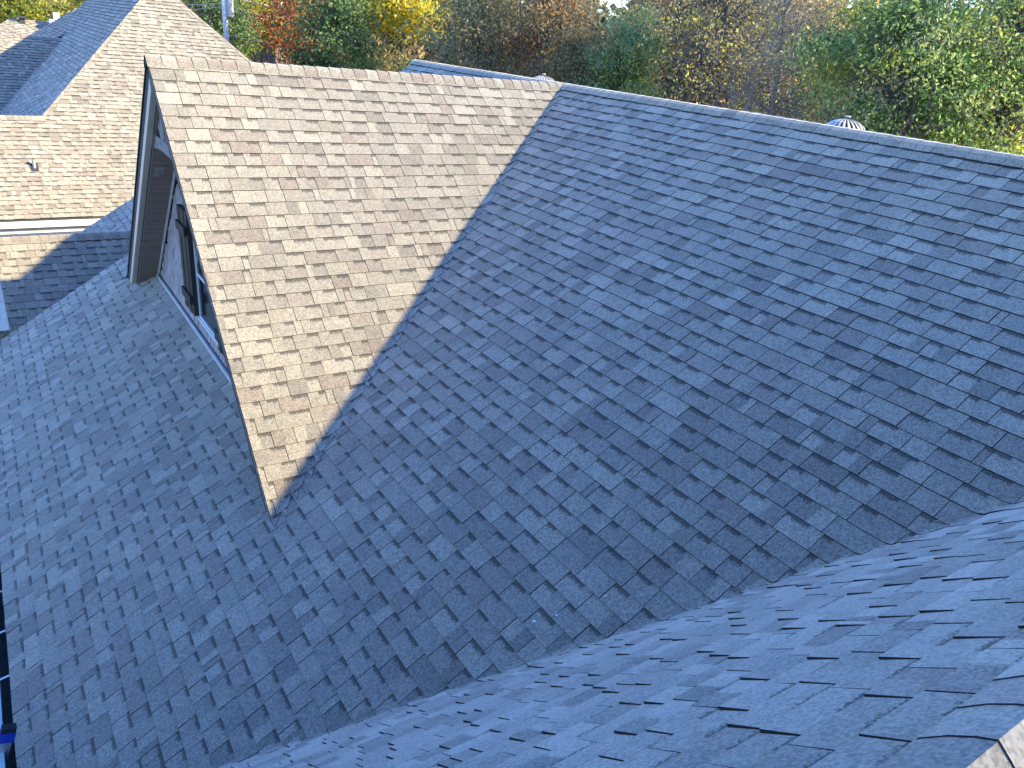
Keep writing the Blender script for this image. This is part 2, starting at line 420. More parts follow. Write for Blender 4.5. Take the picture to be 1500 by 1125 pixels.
# ------------------------------------------------------------------ ground
g = []
for x in (-600, -60, 60, 600):
    for y in (-600, -60, 90, 700): g.append((x, y, -Z0))
gf = [(i*4+j, (i+1)*4+j, (i+1)*4+j+1, i*4+j+1) for i in range(3) for j in range(3)]
m, t, b = nodes('dry_lawn')
ge = N(t, 'ShaderNodeNewGeometry'); n1 = N(t, 'ShaderNodeTexNoise'); n1.inputs['Scale'].default_value = .35; n1.inputs['Detail'].default_value = 8
n2 = N(t, 'ShaderNodeTexNoise'); n2.inputs['Scale'].default_value = 9; n2.inputs['Detail'].default_value = 8; n2.inputs['Roughness'].default_value = .8
t.links.new(ge.outputs['Position'], n1.inputs[0]); t.links.new(ge.outputs['Position'], n2.inputs[0])
c1 = mixc(t, n1.outputs[0], (.10, .10, .05), (.20, .16, .10)); c2 = mixc(t, n2.outputs[0], (.05, .06, .03), (.30, .27, .2))
t.links.new(mixc(t, .5, c1, c2), b.inputs['Base Color']); b.inputs['Roughness'].default_value = .95
mesh_obj('ground', np.array(g, float), gf, m, kind='structure', label='dry brownish lawn and leaf litter around the houses')

# ------------------------------------------------------------------ the house
house = thing('house', 'large house in the foreground with shaded blue-grey shingle roofs and a sunlit cross gable', 'house', (3, 7, -Z0))
cT = 1/math.sqrt(1+T*T); cD = 1/math.sqrt(1+TD*TD); cN = 1/math.sqrt(1+TN*TN)

# decks
n_main = (-T, 0, 1); YB = -5.
main_deck = slab('main_roof', [(XE, YB, z_main(XE, 0)), (XR, YB, ZR), (XR, YL, ZR), (XE, YL, z_main(XE, 0))], n_main, .12, M['deck'], house,
                 label='long shaded roof slope falling from the main ridge to the gutter', org=(XR, 5, ZR))
slab('back_roof', [(XR, YB, ZR), (XR+7, YB, ZR-T*7), (XR+7, YL, ZR-T*7), (XR, YL, ZR)], (T, 0, 1), .12, M['shingle'], house, drop=.02,
     label='hidden far slope behind the main ridge')
d = XR-XG
gable = slab('cross_gable_roof', [(XG+.01, YD, ZR), (XR, YD, ZR), (XG+.01, YD-d*T/TD, z_main(XG, 0))], (0, -TD, 1), .10, M['deck'], house, org=(XG, YD, ZR),
             label='sunlit tan triangular roof slope of the cross gable')
slab('cross_gable_left_roof', [(XG+.01, YD, ZR), (XG+.01, YD+d*T/TD, z_main(XG, 0)), (XR, YD, ZR)], (0, TD, 1), .10, M['deck'], house, org=(XG, YD, ZR))
XNL = -1.2; xm = (ZN-C0)/T      # where the near ridge meets the main slope
ye = YN+(ZN-z_main(XE, 0))/TN
near_deck = slab('near_roof', [(XNL, YN, ZN), (xm, YN, ZN), (XE, ye, z_main(XE, 0)), (XNL, ye, z_main(XE, 0))], (0, TN, 1), .10, M['deck'], house, org=(2, YN, ZN),
                 label='closest shaded roof slope rising to a ridge at the bottom right corner')
sun_deck = slab('near_sunny_roof', [(XNL, YN, ZN), (XNL, YN-4, ZN-4*TN), (xm, YN-4, ZN-4*TN), (xm, YN, ZN)], (0, -TN, 1), .10, M['deck'], house, org=(2, YN, ZN),
                label='sunlit slope just past the nearest ridge')

# shingles: main slope; u runs along +Y, v down the slope
S_m = (-cT, 0, -T*cT)
x_of = lambda v: XR-v*cT
def int_main(v):
    x = x_of(v); return (max(yv_near(x)-.015, -1.5) if x < xm else -1.5, YL)
def zf_main(x, y, z):
    return smax(z, z_near(x, y), .012)+.0 if y < yv_near(x)+.45 and x < xm+.3 else z
def near_v(c): return c[1] < yv_near(c[0])+.42
def skip_m(c):
    x, y = c[0], c[1]
    return x > XW+.25 and abs(y-YD) < (ZR-z_main(x, 0))/TD-.32
P_main = lay((XR, 0, ZR), (0, 1, 0), S_m, int(round((XR-XE)/cT/E_)), int_main, zf_main, near=near_v, seed=1, skip=skip_m, v0=-.02, lift=.004)
# cross gable right slope: u along +X, v down towards -Y
S_g = (0, -cD, -TD*cD)
yg = lambda v: YD-v*cD
def int_gab(v):
    y = yg(v); xv = XR-(YD-y)*TD/T
    return (XG, max(xv+.085, XG))
def zf_gab(x, y, z):
    zm = z_main(x, y)
    return smax(z, zm+.010, .012) if x > XR-(YD-y)*TD/T-.3 else z
P_gab = lay((0, YD, ZR), (1, 0, 0), S_g, int(d*T/TD/cD/E_)+1, int_gab, zf_gab, near=lambda c: c[0] > XR-(YD-c[1])*TD/T-.25, seed=2, lift=.004, wid=(.15, .33))
P_gl = lay((0, YD, ZR), (-1, 0, 0), (0, cD, -TD*cD), int(d*T/TD/cD/E_)+1, lambda v: (-(XR-v*cD*TD/T), -XG), None, seed=3, lift=.004)
# near roof, shaded slope: u along -X..., v down towards +Y
S_n = (0, cN, -TN*cN)
yn = lambda v: YN+v*cN
def int_near(v):
    y = yn(v); xv = (z_near(0, y)-C0)/T       # x of valley at this y
    return (-(xv+.10), -XNL)
def zf_near(x, y, z):
    return smax(z, z_main(x, y), .012) if y > yv_near(x)-.45 else z
P_near = lay((0, YN, ZN), (-1, 0, 0), S_n, int((ye-YN)/cN/E_)+1, int_near, zf_near, flip=False, tilt=.0028, near=lambda c: c[1] > yv_near(c[0])-.42, seed=4, wid=(.14, .29), h0=(.007, .0112))
P_sun = lay((0, YN, ZN), (1, 0, 0), (0, -cN, -TN*cN), 12, lambda v: (XNL, xm-.1), None, seed=5)

allp = [(P_main, main_deck), (P_gab, gable), (P_near, near_deck)]
rank = sorted(((it[6], k, i) for k, (P, _) in enumerate(allp) for i, it in enumerate(P.items) if it[6] > 0), reverse=True)
rank_g = [r_ for r_ in rank if r_[1] == 1][:60]
sel = set((k, i) for _, k, i in rank[:240]) | set((k, i) for _, k, i in rank_g)
for k, (P, par) in enumerate(allp):
    emit(P, par, chosen=[i for (kk, i) in sel if kk == k])
emit(P_gl, gable, stuff='shingle_field'); emit(P_sun, sun_deck)
# ridge caps
def cap_parts(P, par, mat='shingle'):
    ch = [i for i, it in enumerate(P.items) if it[6] > 0]; emit(P, par, 'ridge_cap', ch, 'ridge_cap_run', mat)
cap_parts(caps(((XG-.012, YD, ZR), (XR-.12, YD, ZR)), (0, -cD, -TD*cD), (0, cD, -TD*cD), seed=7, wdt=.14, rise=.01), gable)
cap_parts(caps(((XR, -.6, ZR), (XR, YL+.01, ZR)), (-cT, 0, -T*cT), (cT, 0, -T*cT), seed=8, wdt=.145, rise=.016, h=.007, tone0=.85), main_deck)
cap_parts(caps(((XNL, YN, ZN), (xm-.1, YN, ZN)), (0, -cN, -TN*cN), (0, cN, -TN*cN), seed=9, wdt=.15, rise=.026, rr=.05, bs=.45, h=.008), near_deck)

# rake boards, soffit, gable wall -------------------------------------------------
yl_, yr_ = YD+d*T/TD, YD-d*T/TD
def rake_board(sgn, name):
    f0 = .016; hgt = .30 if sgn > 0 else .055
    x0, x1 = XG+.012, XG+(.075 if sgn > 0 else .04)
    yfoot = YD+sgn*d*T/TD
    P = [(x0, YD, ZR-f0), (x0, yfoot, z_main(XG, 0)-f0), (x0, YD+sgn*(d*T/TD-hgt/TD), z_main(XG, 0)-f0), (x0, YD, ZR-f0-hgt)]
    if sgn < 0: P = P[::-1]
    MB().prism(P, (x1-x0, 0, 0)).build(name, M['fascia'], house)
    # metal drip edge on top of the board
    m_ = MB()
    a = np.array((XG-.004, YD, ZR-.004)); b_ = np.array((XG-.004, yfoot, z_main(XG, 0)-.004))
    m_.prism([a, b_, b_-(0, 0, .03), a-(0, 0, .03)], (.014, 0, 0))
    m_.build('drip_edge', M['drip'] if sgn < 0 else M['black'], house)
rake_board(1, 'rake_board'); rake_board(-1, 'rake_board')
# soffit of tongue and groove boards
for sgn in (1, -1):
    zs = .435
    sof = slab('soffit', [(XG+.062, YD, ZR-zs), (XW, YD, ZR-zs), (XW, YD+sgn*3.3, ZR-zs-3.3*TD), (XG+.062, YD+sgn*3.3, ZR-zs-3.3*TD)][::sgn],
               (0, sgn*TD, 1), .01, M['shutter'], house, drop=-.02, label='brown board soffit under the gable overhang' if sgn > 0 else None)
    L = 3.3/cD; nb = int(L/.095)
    dn = np.array((0, sgn*cD, -TD*cD)); nn = np.array((0, sgn*TD*cD, cD))
    for k in range(nb):
        p = np.array((0, YD, ZR-zs))+dn*(.02+k*.095)
        q = p+dn*.088
        o = -nn*(.002+.003*((k*37) % 5)/5)
        V = [(XG+.066, *(p+o)[1:]), (XW-.004, *(p+o)[1:]), (XW-.004, *(q+o)[1:]), (XG+.066, *(q+o)[1:])]
        MB().prism(V, tuple(nn*.012)).build('soffit_board', M['soffit'], sof)
# gable wall
zw = lambda y: ZR-.45-TD*abs(y-YD)
zb = z_main(XW, 0)-.1
hw = (ZR-.45-zb)/TD
gw = MB().prism([(XW+.02, YD, ZR-.45), (XW+.02, YD+hw, zb), (XW+.02, YD-hw, zb)], (.12, 0, 0)).build('gable_wall', M['deck'], house, label='triangular gable wall clad in weathered grey shakes')
sh = MB(); z = zb; r = np.random.default_rng(3); wy0, wy1, wz0, wz1 = 7.72, 8.78, -3.25, -2.0
k = 0
while z < ZR-.5:
    z1 = z+.17; y = YD-hw-.1
    while y < YD+hw+.1:
        wd = r.uniform(.07, .2); ya, yb = y, y+wd-.004; y += wd
        ym = (ya+yb)/2
        half = (ZR-.47-z)/TD; 
        if abs(ym-YD) > half-.02: continue
        topz = min(z1+.03, ZR-.46-TD*max(abs(ya-YD), abs(yb-YD)))
        if topz < z+.03: continue
        if ym > wy0-.5 and ym < wy1+.5 and z > wz0-.1 and z < wz1+.02 and ym > wy0 and ym < wy1: continue
        t0 = .026+r.uniform(0, .008)
        jz = r.uniform(-.006, .006)
        sh.hexa([(XW-t0, ya, z+jz), (XW+.02, ya, z+jz), (XW+.02, yb, z+jz), (XW-t0, yb, z+jz), (XW-.002, ya, topz), (XW+.02, ya, topz), (XW+.02, yb, topz), (XW-.002, yb, topz)])
    z = z1
sh.build('shake_siding', M['shake'], gw, kind='stuff')
tr = MB()
for sgn in (1, -1):
    p = np.array((XW-.032, YD+sgn*.05, ZR-.435-.05*TD-.018)); q = np.array((XW-.032, YD+sgn*2.94, ZR-.435-2.94*TD-.018))
    tr.bar(p, q, .02, .024)
tr.build('frieze_trim', M['white'], gw)
MB().bar((XW-.045, YD-3.22, z_main(XW-.045, 0)+.035), (XW-.045, YD+2.9, z_main(XW-.045, 0)+.035), .022, .05).build('base_flashing', M['flash'], gw)

# window in the gable wall
win = MB()
def frame(mb, y0, y1, z0, z1, tk=.028, x0=XW-.035, x1=XW+.03):
    mb.box((x0, y0, z0), (x1, y1, z0+tk)); mb.box((x0, y0, z1-tk), (x1, y1, z1)); mb.box((x0, y0, z0+tk), (x1, y0+tk, z1-tk)); mb.box((x0, y1-tk, z0+tk), (x1, y1, z1-tk))
frame(win, wy0, wy1, wz0, wz1); 
wobj = win.build('window', M['white'], house, label='gable window in a pale frame with dark shutters')
MB().box((XW-.032, wy0+.05, -2.73), (XW+.0, wy1-.05, -2.70)).build('glazing_bar', M['white'], wobj)
MB().box((XW-.02, wy0+.028, wz0+.028), (XW-.012, wy1-.028, -2.732)).build('pane', M['glass'], wobj)
MB().box((XW-.02, wy0+.028, -2.698), (XW-.012, wy1-.028, wz1-.028)).build('pane', M['glass'], wobj)
MB().box((XW-.05, wy0-.03, wz0-.03), (XW-.0, wy1+.03, wz0-.003)).build('sill', M['white'], wobj)
for (ya, yb) in ((wy1+.01, wy1+.47), (wy0-.47, wy0-.01)):
    s_ = MB()
    nbd = 4
    for k in range(nbd):
        a = ya+(yb-ya)*k/nbd; s_.box((XW-.085-.006*(k % 2), a+.004, -3.24), (XW-.035, a+(yb-ya)/nbd-.004, -2.03))
    so_ = s_.build('shutter', M['shutter'], house)
    for zz in (-3.05, -2.25): MB().box((XW-.12, ya+.01, zz-.05), (XW-.093, yb-.01, zz+.05)).build('batten', M['shutter'], so_)
# weathered timber truss in the peak of the gable
tm = MB(); ht = (1.32-.4554-.05)/TD
pts = []
zbm = -1.24
half = .86
for i in range(9):
    y = YD-half+2*half*i/8; pts.append((XG+.077, y, zbm-.19+.07*(1-((i-4)/4)**2)))
poly = pts+[(XG+.077, YD+half, zbm), (XG+.077, YD-half, zbm)]
tm.prism(poly, (.11, 0, 0))
tobj = tm.build('gable_truss', M['timber'], house, label='weathered timber truss in the gable peak')
MB().box((XG+.078, YD-.07, zbm+.002), (XG+.2, YD+.07, ZR-.40)).build('king_post', M['timber'], tobj)
for sgn in (1, -1):
    MB().bar((XG+.135, YD+sgn*.10, zbm+.01), (XG+.135, YD+sgn*.30, zbm+.30), .09, .10, (1, 0, 0)).build('strut', M['timber'], tobj)
    MB().bar((XG+.155, YD+sgn*.62, zbm-.1), (XG+.155, YD+sgn*.92, zbm-.50), .08, .10, (1, 0, 0)).build('brace', M['timber'], tobj)

# house walls below the roofs
MB().prism([(XE+.45, YB, -Z0), (XE+.45, YB, z_main(XE+.45, 0)-.15), (XR, YB, ZR-.15), (XR+6.5, YB, ZR-T*6.5-.15), (XR+6.5, YB, -Z0)], (0, YL-.4-YB, 0)).build('wall', M['brick'], house, label='brick walls under the main roof')
# main rake board at the far left end
MB().prism([(XE, YL, z_main(XE, 0)-.03), (XR, YL, ZR-.03), (XR, YL, ZR-.25), (XE, YL, z_main(XE, 0)-.25)], (0, -.03, 0)).build('rake_board', M['fascia'], house)
# gutter along the eave: trough, lip and strap hangers
ze = z_main(XE, 0)
gt = MB()
gt.box((XE-.02, 1., ze-.15), (XE-.012, YL, ze-.02)); gt.box((XE-.078, 1., ze-.155), (XE-.012, YL, ze-.15))
gut = gt.build('gutter', M['gutter'], house, label='open dark gutter with pale lip and white strap hangers along the eave')
MB().box((XE-.086, 1., ze-.15), (XE-.079, YL, ze-.02)).build('gutter_front', M['gutter'], gut)
MB().box((XE-.112, 1., ze-.04), (XE-.0862, YL, ze-.014)).build('gutter_lip', M['gutter_out'], gut)
MB().box((XE-.20, 1., ze-.075), (XE-.1122, YL, ze-.05)).build('gutter_apron', M['gutter_out'], gut)
for y in (2.3, 3.1, 3.9, 4.6, 5.16, 5.72, 6.29, 6.86, 7.38, 7.95, 8.5, 9.1, 9.7, 10.3, 10.9, 11.5, 12.1):
    MB().bar((XE-.105, y-.01, ze-.008), (XE-.004, y+.01, ze-.004), .016, .006).build('hanger', M['white'], gut)

# lower wing at the far left end, sunlit at the top and shaded below
TL_ = .94; cL = 1/math.sqrt(1+TL_**2); YLO, ZLO = 15.60, -3.93; CL = ZLO-TL_*YLO
low = slab('lower_wing_roof', [(-.17, YLO, ZLO), (6, YLO, ZLO), (6, YLO-3.4, ZLO-3.4*TL_), (-.17, YLO-3.4, ZLO-3.4*TL_)], (0, -TL_, 1), .1, M['deck'], house, org=(1, YLO, ZLO),
           label='lower wing roof, half sunlit and half in shadow')
P_low = lay((0, YLO, ZLO), (1, 0, 0), (0, -cL, -TL_*cL), 31, lambda v: (-.17, 4.2), None, seed=12, h0=(.005, .014))
for i, it in enumerate(P_low.items): pass
chl = sorted([(it[6], i) for i, it in enumerate(P_low.items) if it[6] > 60], reverse=True)[:0]
emit(P_low, low)
cap_parts(caps(((-.18, YLO, ZLO), (4.2, YLO, ZLO)), (0, -cL, -TL_*cL), (0, cL, -TL_*cL), seed=13, wdt=.15), low)
slab('lower_wing_back_roof', [(-.17, YLO, ZLO), (-.17, YLO+3, ZLO-3*TL_), (1, YLO+3, ZLO-3*TL_), (1, YLO, ZLO)], (0, TL_, 1), .1, M['deck'], house, drop=.02)
MB().prism([(-.1, YLO, ZLO-.12), (-.1, YLO-3.3, -Z0+.6), (-.1, YLO-3.3, -Z0), (-.1, YLO+3, -Z0), (-.1, YLO+3, ZLO-3*TL_)], (5.5, 0, 0)).build('wing_wall', M['siding'], house)
wl = MB()
for i in range(14):
    z = -6.05+.15*i; wl.hexa([(-1.6, 16.76, z), (-.175, 16.76, z), (-.175, 16.8, z), (-1.6, 16.8, z), (-1.6, 16.785, z+.149), (-.175, 16.785, z+.149), (-.175, 16.8, z+.149), (-1.6, 16.8, z+.149)])
wl.box((-1.6, 16.801, -6.05), (-.175, 17.2, -3.95)); wl.build('lap_sided_wall', M['siding'], house)
MB().box((-1.55, 16.81, -Z0), (-.18, 17.15, -6.052)).build('foundation', M['stone'], house)
# rear slope behind the wing, parallel to the main slope
lam = 1.16; CR = C0*lam; YRR = 15.58*lam
Pz = lambda x: CR+T*x
rear = slab('rear_roof', [(.9, YLO+.1, Pz(.9)), (4., YLO+.1, Pz(4.)), (4., YRR, Pz(4.)), (.9, YRR, Pz(.9))], n_main, .2, M['deck'], house, org=(2, 16, -3.5),
            label='small shaded roof slope showing left of the gable peak')
emit(lay((4., 0, Pz(4.)), (0, 1, 0), S_m, int(3.1/cT/E_), lambda v: (YLO+.02, YRR), None, seed=14), rear)

# turbine vents just behind the main ridge
def turbine(x, y, z, rad, label):
    v = thing('turbine_vent', label, 'roof vent', (x, y, z-.5), 'turbine vents behind the main ridge')
    MB().tube([(x, y, z-.62), (x, y, z-.14)], rad*.72, 20).build('base_pipe', M['vent'], v)
    nb = 22
    MB().tube([(x, y, z-.13), (x, y, z+.055)], rad*.62, 16).build('core', M['vent_dark'], v)
    for k in range(nb):
        a0 = 2*math.pi*k/nb; V = []; F = []
        for i in range(7):
            f = i/6; th = math.pi*(.02+.60*f); rr_ = rad*math.sin(th)*(1.0); zz = z-.03+rad*.62*math.cos(th)
            for da, dr in ((0, 1.0), (.10, 1.0), (.17, .92)):
                a = a0+da*(.35+.65*math.sin(th))+.25*f; V.append((x+rr_*dr*math.cos(a), y+rr_*dr*math.sin(a), zz))
        for i in range(6):
            for j in range(2): F.append((i*3+j, i*3+j+1, (i+1)*3+j+1, (i+1)*3+j))
        mesh_obj('vane', V, F, M['vent'], v, smooth=True)
    MB().tube([(x, y, z+rad*.55), (x, y, z+rad*.60)], rad*.13, 12).build('crown_cap', M['vent'], v)
turbine(XR+.42, 4.58, ZR-.02, .20, 'galvanised turbine vent peeking over the ridge in front of the green tree at right')
turbine(XR+.42, 9.66, ZR-.045, .20, 'galvanised turbine vent peeking over the ridge beside the cross gable')

# ladder against the gutter
lp = on_plane((9, 1082), (0, 0, 1), -4.88)
lad = thing('ladder', 'aluminium ladder with blue end cap leaning on the gutter at bottom left', 'ladder', (XE-1.2, lp[1], -Z0))
top = lp
foot = np.array((XE-1.15, lp[1], -Z0))
dr = (top-foot)/np.linalg.norm(top-foot)
for dy in (0, -.42):
    o = np.array((0, dy, 0))
    MB().bar(foot+o, top+o, .03, .08, (1, 0, 0)).build('rail', M['alu'], lad)
    MB().bar(top+o-dr*.02, top+o+dr*.07, .05, .10, (1, 0, 0)).build('end_cap', M['blue'], lad)
    MB().bar(top+o+dr*.071, top+o+dr*.11, .055, .09, (1, 0, 0)).build('rubber_pad', M['black'], lad)
    MB().bar(foot+o-dr*.0, foot+o+dr*.06, .06, .12, (1, 0, 0)).build('foot_pad', M['black'], lad)
k = .25
while k < np.linalg.norm(top-foot)-.1:
    p = foot+dr*k; MB().tube([p, p+np.array((0, -.42, 0))], .015, 8).build('rung', M['alu'], lad); k += .3

# scraps lying on the shingles
for px, s in (((784, 912), .013), ((817, 903), .009), ((888, 875), .007)):
    p = on_plane(px, (-T, 0, 1), C0)+np.array((-T, 0, 1))*.014
    a = random.random()*3; u_ = np.array((math.cos(a)*cT, math.sin(a), T*cT*math.cos(a)))*s; v_ = np.array((-math.sin(a)*cT, math.cos(a), -T*cT*math.sin(a)))*s*.6
    lab = {784: 'largest of the small white scraps lying on the shaded main slope near the near valley', 817: 'middle white scrap of debris just right of the largest one on the main slope', 888: 'tiny white fleck furthest right of the three on the main slope'}[px[0]]
    MB().prism([p-u_-v_, p+u_-v_*.4, p+u_*.6+v_, p-u_*.7+v_*.6], (-.002, 0, .003)).build('paper_scrap', M['scrap'], label=lab, cat='debris', group='white scraps on the main roof')

# ------------------------------------------------------------------ neighbouring house
TF = .94; cF = cL
CF = -26.5
nb_ = thing('neighbouring_house', 'neighbouring house with a big sunlit hipped roof at the upper left', 'house', (4, 28, -Z0))
yE, xH, yH = 22.6, 1.37, 24.97
zf = lambda y: CF+TF*y
yA, xA = 28.98, 5.38
yHr = lambda y: 34.37-y
hipf = slab('front_hip_roof', [(-4, yE, zf(yE)), (34.37-yE, yE, zf(yE)), (xA, yA, zf(yA)), (xH, yH, zf(yH)), (-4, yH, zf(yH))], (0, -TF, 1), .15, M['deck'], nb_, org=(3, 25, -3),
            label='sunlit tan front slope of the hipped roof')
nF = int((yA-yE)/cF/E_)
SF = (0, -cF, -TF*cF)
def int_far(v):
    y = yA-v*cF
    return (xA-(yA-y) if y > yH else -4., 34.37-y)
emit(lay((0, yA, zf(yA)), (1, 0, 0), SF, nF, int_far, None, seed=21, h0=(.008, .022), wid=(.16, .34), tone_shift=.08), hipf, mat='shingle_far')
# hip caps, ridge caps
dl = np.array((xA-xH, yA-yH, zf(yA)-zf(yH)))
P_h = caps(((xH, yH, zf(yH)), (xA, yA, zf(yA))), (0, -cF, -TF*cF), (-cF, 0, -TF*cF), seed=22, rise=.02)
emit(P_h, hipf, stuff='hip_cap_run', mat='shingle_far')
P_h = caps(((34.37-yE, yE, zf(yE)), (xA, yA, zf(yA))), (0, -cF, -TF*cF), (cF, 0, -TF*cF), seed=23, rise=.02)
emit(P_h, hipf, stuff='hip_cap_run', mat='shingle_far')
emit(caps(((-4, yH, zf(yH)), (xH, yH, zf(yH))), (0, -cF, -TF*cF), (0, cF, -TF*cF), seed=24, rise=.02), hipf, stuff='ridge_cap_run', mat='shingle_far')
# side slope in shade: faces -X, runs back from the hip
zS = lambda x: zf(yA)-TF*(xA-x)
side = slab('side_roof', [(xH, yH, zS(xH)), (xA, yA, zS(xA)), (xA, 40, zS(xA)), (-.2, 40, zS(-.2)), (-.2, yH+.3, zS(-.2))], (-TF, 0, 1), .15, M['deck'], nb_, org=(3, 32, -2),
            label='shaded side slope behind the hip')
def int_side(v):
    x = xA-v*cF
    return (max(yA-(xA-x), yH+.05), 40.)
emit(lay((xA, 0, zf(yA)), (0, 1, 0), (-cF, 0, -TF*cF), int((xA+.2)/cF/E_), int_side, None, seed=25, h0=(.008, .02)), side, mat='shingle_far')
slab('right_hip_roof', [(xA, yA, zf(yA)), (34.37-yE, yE, zf(yE)), (34.37-yE, 40, zf(yE)), (xA, 40, zf(yA))], (TF, 0, 1), .15, M['shingle_far'], nb_)
slab('low_back_roof', [(-4, yH, zf(yH)), (xH, yH, zf(yH)), (xH-.8, yH+.8, zf(yH)-.8), (-4, yH+1.2, zf(yH)-1.1)], (0, TF, 1), .1, M['shingle_far'], nb_)
# dark cross wing: slope facing us, fully in shadow
pW = on_plane((93, 57), (-TF, 0, 1), zS(0)); TW = .76; cW = 1/math.sqrt(1+TW*TW)
yW, zW = pW[1], pW[2]
pl = on_plane((30, 53), (0, 1, 0), yW)
cw_ = zW-TW*yW
p0 = on_plane((0, 72), (0, -TW, 1), cw_)
xWl = pl[0]; kW = (pl[0]-p0[0])/max(.1, yW-p0[1])
wing = slab('wing_roof', [(xWl, yW, zW), (pW[0]+.6, yW, zW), (pW[0]+.6, yW-4.5, zW-4.5*TW), (xWl-4.5*kW, yW-4.5, zW-4.5*TW)], (0, -TW, 1), .15, M['deck'], nb_, label='dark shaded cross wing roof with a bright ridge')
emit(lay((0, yW, zW), (1, 0, 0), (0, -cW, -TW*cW), int(4.4/cW/E_), lambda v: (xWl-v*cW*kW, min(pW[0]+.6, pW[0]-(v*cW)*.8+.5)), None, seed=26, h0=(.008, .022)), wing, mat='shingle_far')
emit(caps(((xWl, yW, zW), (pW[0], yW, zW)), (0, -cW, -TW*cW), (0, cW, -TW*cW), seed=27, wdt=.17), wing, stuff='ridge_cap_run', mat='shingle_far')
slab('wing_back_roof', [(xWl, yW, zW), (xWl, yW+4, zW-4*TW), (pW[0]+1, yW+4, zW-4*TW), (pW[0]+1, yW, zW)], (0, TW, 1), .15, M['shingle_far'], nb_)
# second shaded slope further back, facing -X with a rake at its left end
yR2 = 44.; a2 = on_plane((112, 12), (0, 1, 0), yR2)
T2 = .64; z2 = lambda x: a2[2]-T2*(a2[0]-x)
c2_ = 1/math.sqrt(1+T2*T2)
rr2 = slab('rear_wing_roof', [(a2[0], yR2, a2[2]), (a2[0], yR2-8, a2[2]), (a2[0]-5, yR2-8, z2(a2[0]-5)), (a2[0]-5, yR2, z2(a2[0]-5))][::-1], (-T2, 0, 1), .15, M['deck'], nb_, label='shaded slope at the back of the neighbouring roof')
emit(lay((a2[0], 0, a2[2]), (0, 1, 0), (-c2_, 0, -T2*c2_), int(4.9/c2_/E_), lambda v: (yR2-8, yR2), None, seed=28, h0=(.008, .022)), rr2, mat='shingle_far')
# eave gutter and wall
fg = MB(); fg.box((-4, yE-.13, zf(yE)-.17), (34.37-yE, yE-.115, zf(yE)-.02)); fg.box((-4, yE-.115, zf(yE)-.17), (34.37-yE, yE, zf(yE)-.155)); fg.box((-4, yE-.02, zf(yE)-.155), (34.37-yE, yE-.005, zf(yE)-.03))
fg.build('gutter', M['white'], nb_, label='white eave gutter of the neighbouring house')
MB().box((-4, yE+.0, zf(yE)-.34), (11.6, yE+.42, zf(yE)-.30)).build('soffit', M['white'], nb_)
MB().box((-4, yE+.40, -Z0), (11, yE+.6, zf(yE)-.35)).build('front_wall', M['siding'], nb_, label='white sided front wall of the neighbouring house')
sd = MB(); z = -Z0; r = np.random.default_rng(2)
while z < zf(yE)-.4:
    y_ = yE+.40; x = -1.6+r.uniform(-.2, 0)
    while x < 3.2:
        sd.hexa([(x, y_-.03, z), (x+.295, y_-.03, z), (x+.295, y_, z), (x, y_, z), (x, y_-.008, z+.15), (x+.295, y_-.008, z+.15), (x+.295, y_, z+.15), (x, y_, z+.15)]); x += .30
    z += .15
sd.build('shingle_siding', M['siding'], nb_, kind='stuff')
MB().box((xH+.3, yE+.62, -Z0), (10.5, 39.5, zf(yE)-.35)).build('side_wall', M['siding'], nb_)
MB().box((xWl+.5, yW-4, -Z0), (a2[0]+1, 43.5, -4.4)).build('wing_wall', M['siding'], nb_)
MB().box((-4, yE+.06, zf(yE)-.299), (11.6, yE+.09, zf(yE)-.175)).build('eave_shade_strip', M['eave_shade_strip'], nb_)  # added strip, eave shade on the white wall put into its grey colour
# plumbing pipe on its roof
pp = on_plane((51, 247), (0, -TF, 1), CF)
pv = MB().tube([pp-(0, 0, .1), pp+(0, 0, .22)], .04, 12).build('plumbing_vent', M['alu'], nb_, label='small grey plumbing pipe on the sunlit roof')
MB().hexa([pp+(-.09, -.09, -.09*TF+.03), pp+(.09, -.09, -.09*TF+.03), pp+(.09, .09, .09*TF+.03), pp+(-.09, .09, .09*TF+.03), pp+(-.08, -.08, -.08*TF+.045), pp+(.08, -.08, -.08*TF+.045), pp+(.08, .08, .08*TF+.045), pp+(-.08, .08, .08*TF+.045)]).build('boot', M['vent_dark'], pv)
sp_ = pp+np.array((-.08, 0.02, .05))

# third house further left
y3 = 52.
a3, b3 = on_plane((15, 27), (0, 1, 0), y3), on_plane((84, 34), (0, 1, 0), y3)
h3 = thing('distant_house', 'distant house with sunlit tan roof, pale chimney and dark roof vent at far left', 'house', (0, 52, -Z0))
T3 = .6; z3 = a3[2]
c3 = 1/math.sqrt(1+T3*T3)
f3 = slab('roof', [(a3[0], y3, z3), (12, y3, z3), (12, y3-6, z3-6*T3), (a3[0]-6, y3-6, z3-6*T3)], (0, -T3, 1), .2, M['deck'], h3)
emit(lay((0, y3, z3), (1, 0, 0), (0, -c3, -T3*c3), int(5.9/c3/E_), lambda v: (a3[0]-v*c3, 12), None, seed=31, h0=(.01, .03)), f3, mat='shingle_far')
slab('left_hip', [(a3[0], y3, z3), (a3[0]-6, y3-6, z3-6*T3), (a3[0]-6, y3+6, z3-6*T3)], (-T3, 0, 1), .2, M['shingle_far'], h3)
slab('back_slope', [(a3[0], y3, z3), (a3[0]-6, y3+6, z3-6*T3), (12, y3+6, z3-6*T3), (12, y3, z3)], (0, T3, 1), .2, M['shingle_far'], h3)
MB().box((a3[0]-5.5, y3-5.5, -Z0), (11.5, y3+5.5, z3-5.5*T3)).build('wall', M['brick'], h3)
cq = on_plane((84, 34), (0, 1, 0), y3-.8)
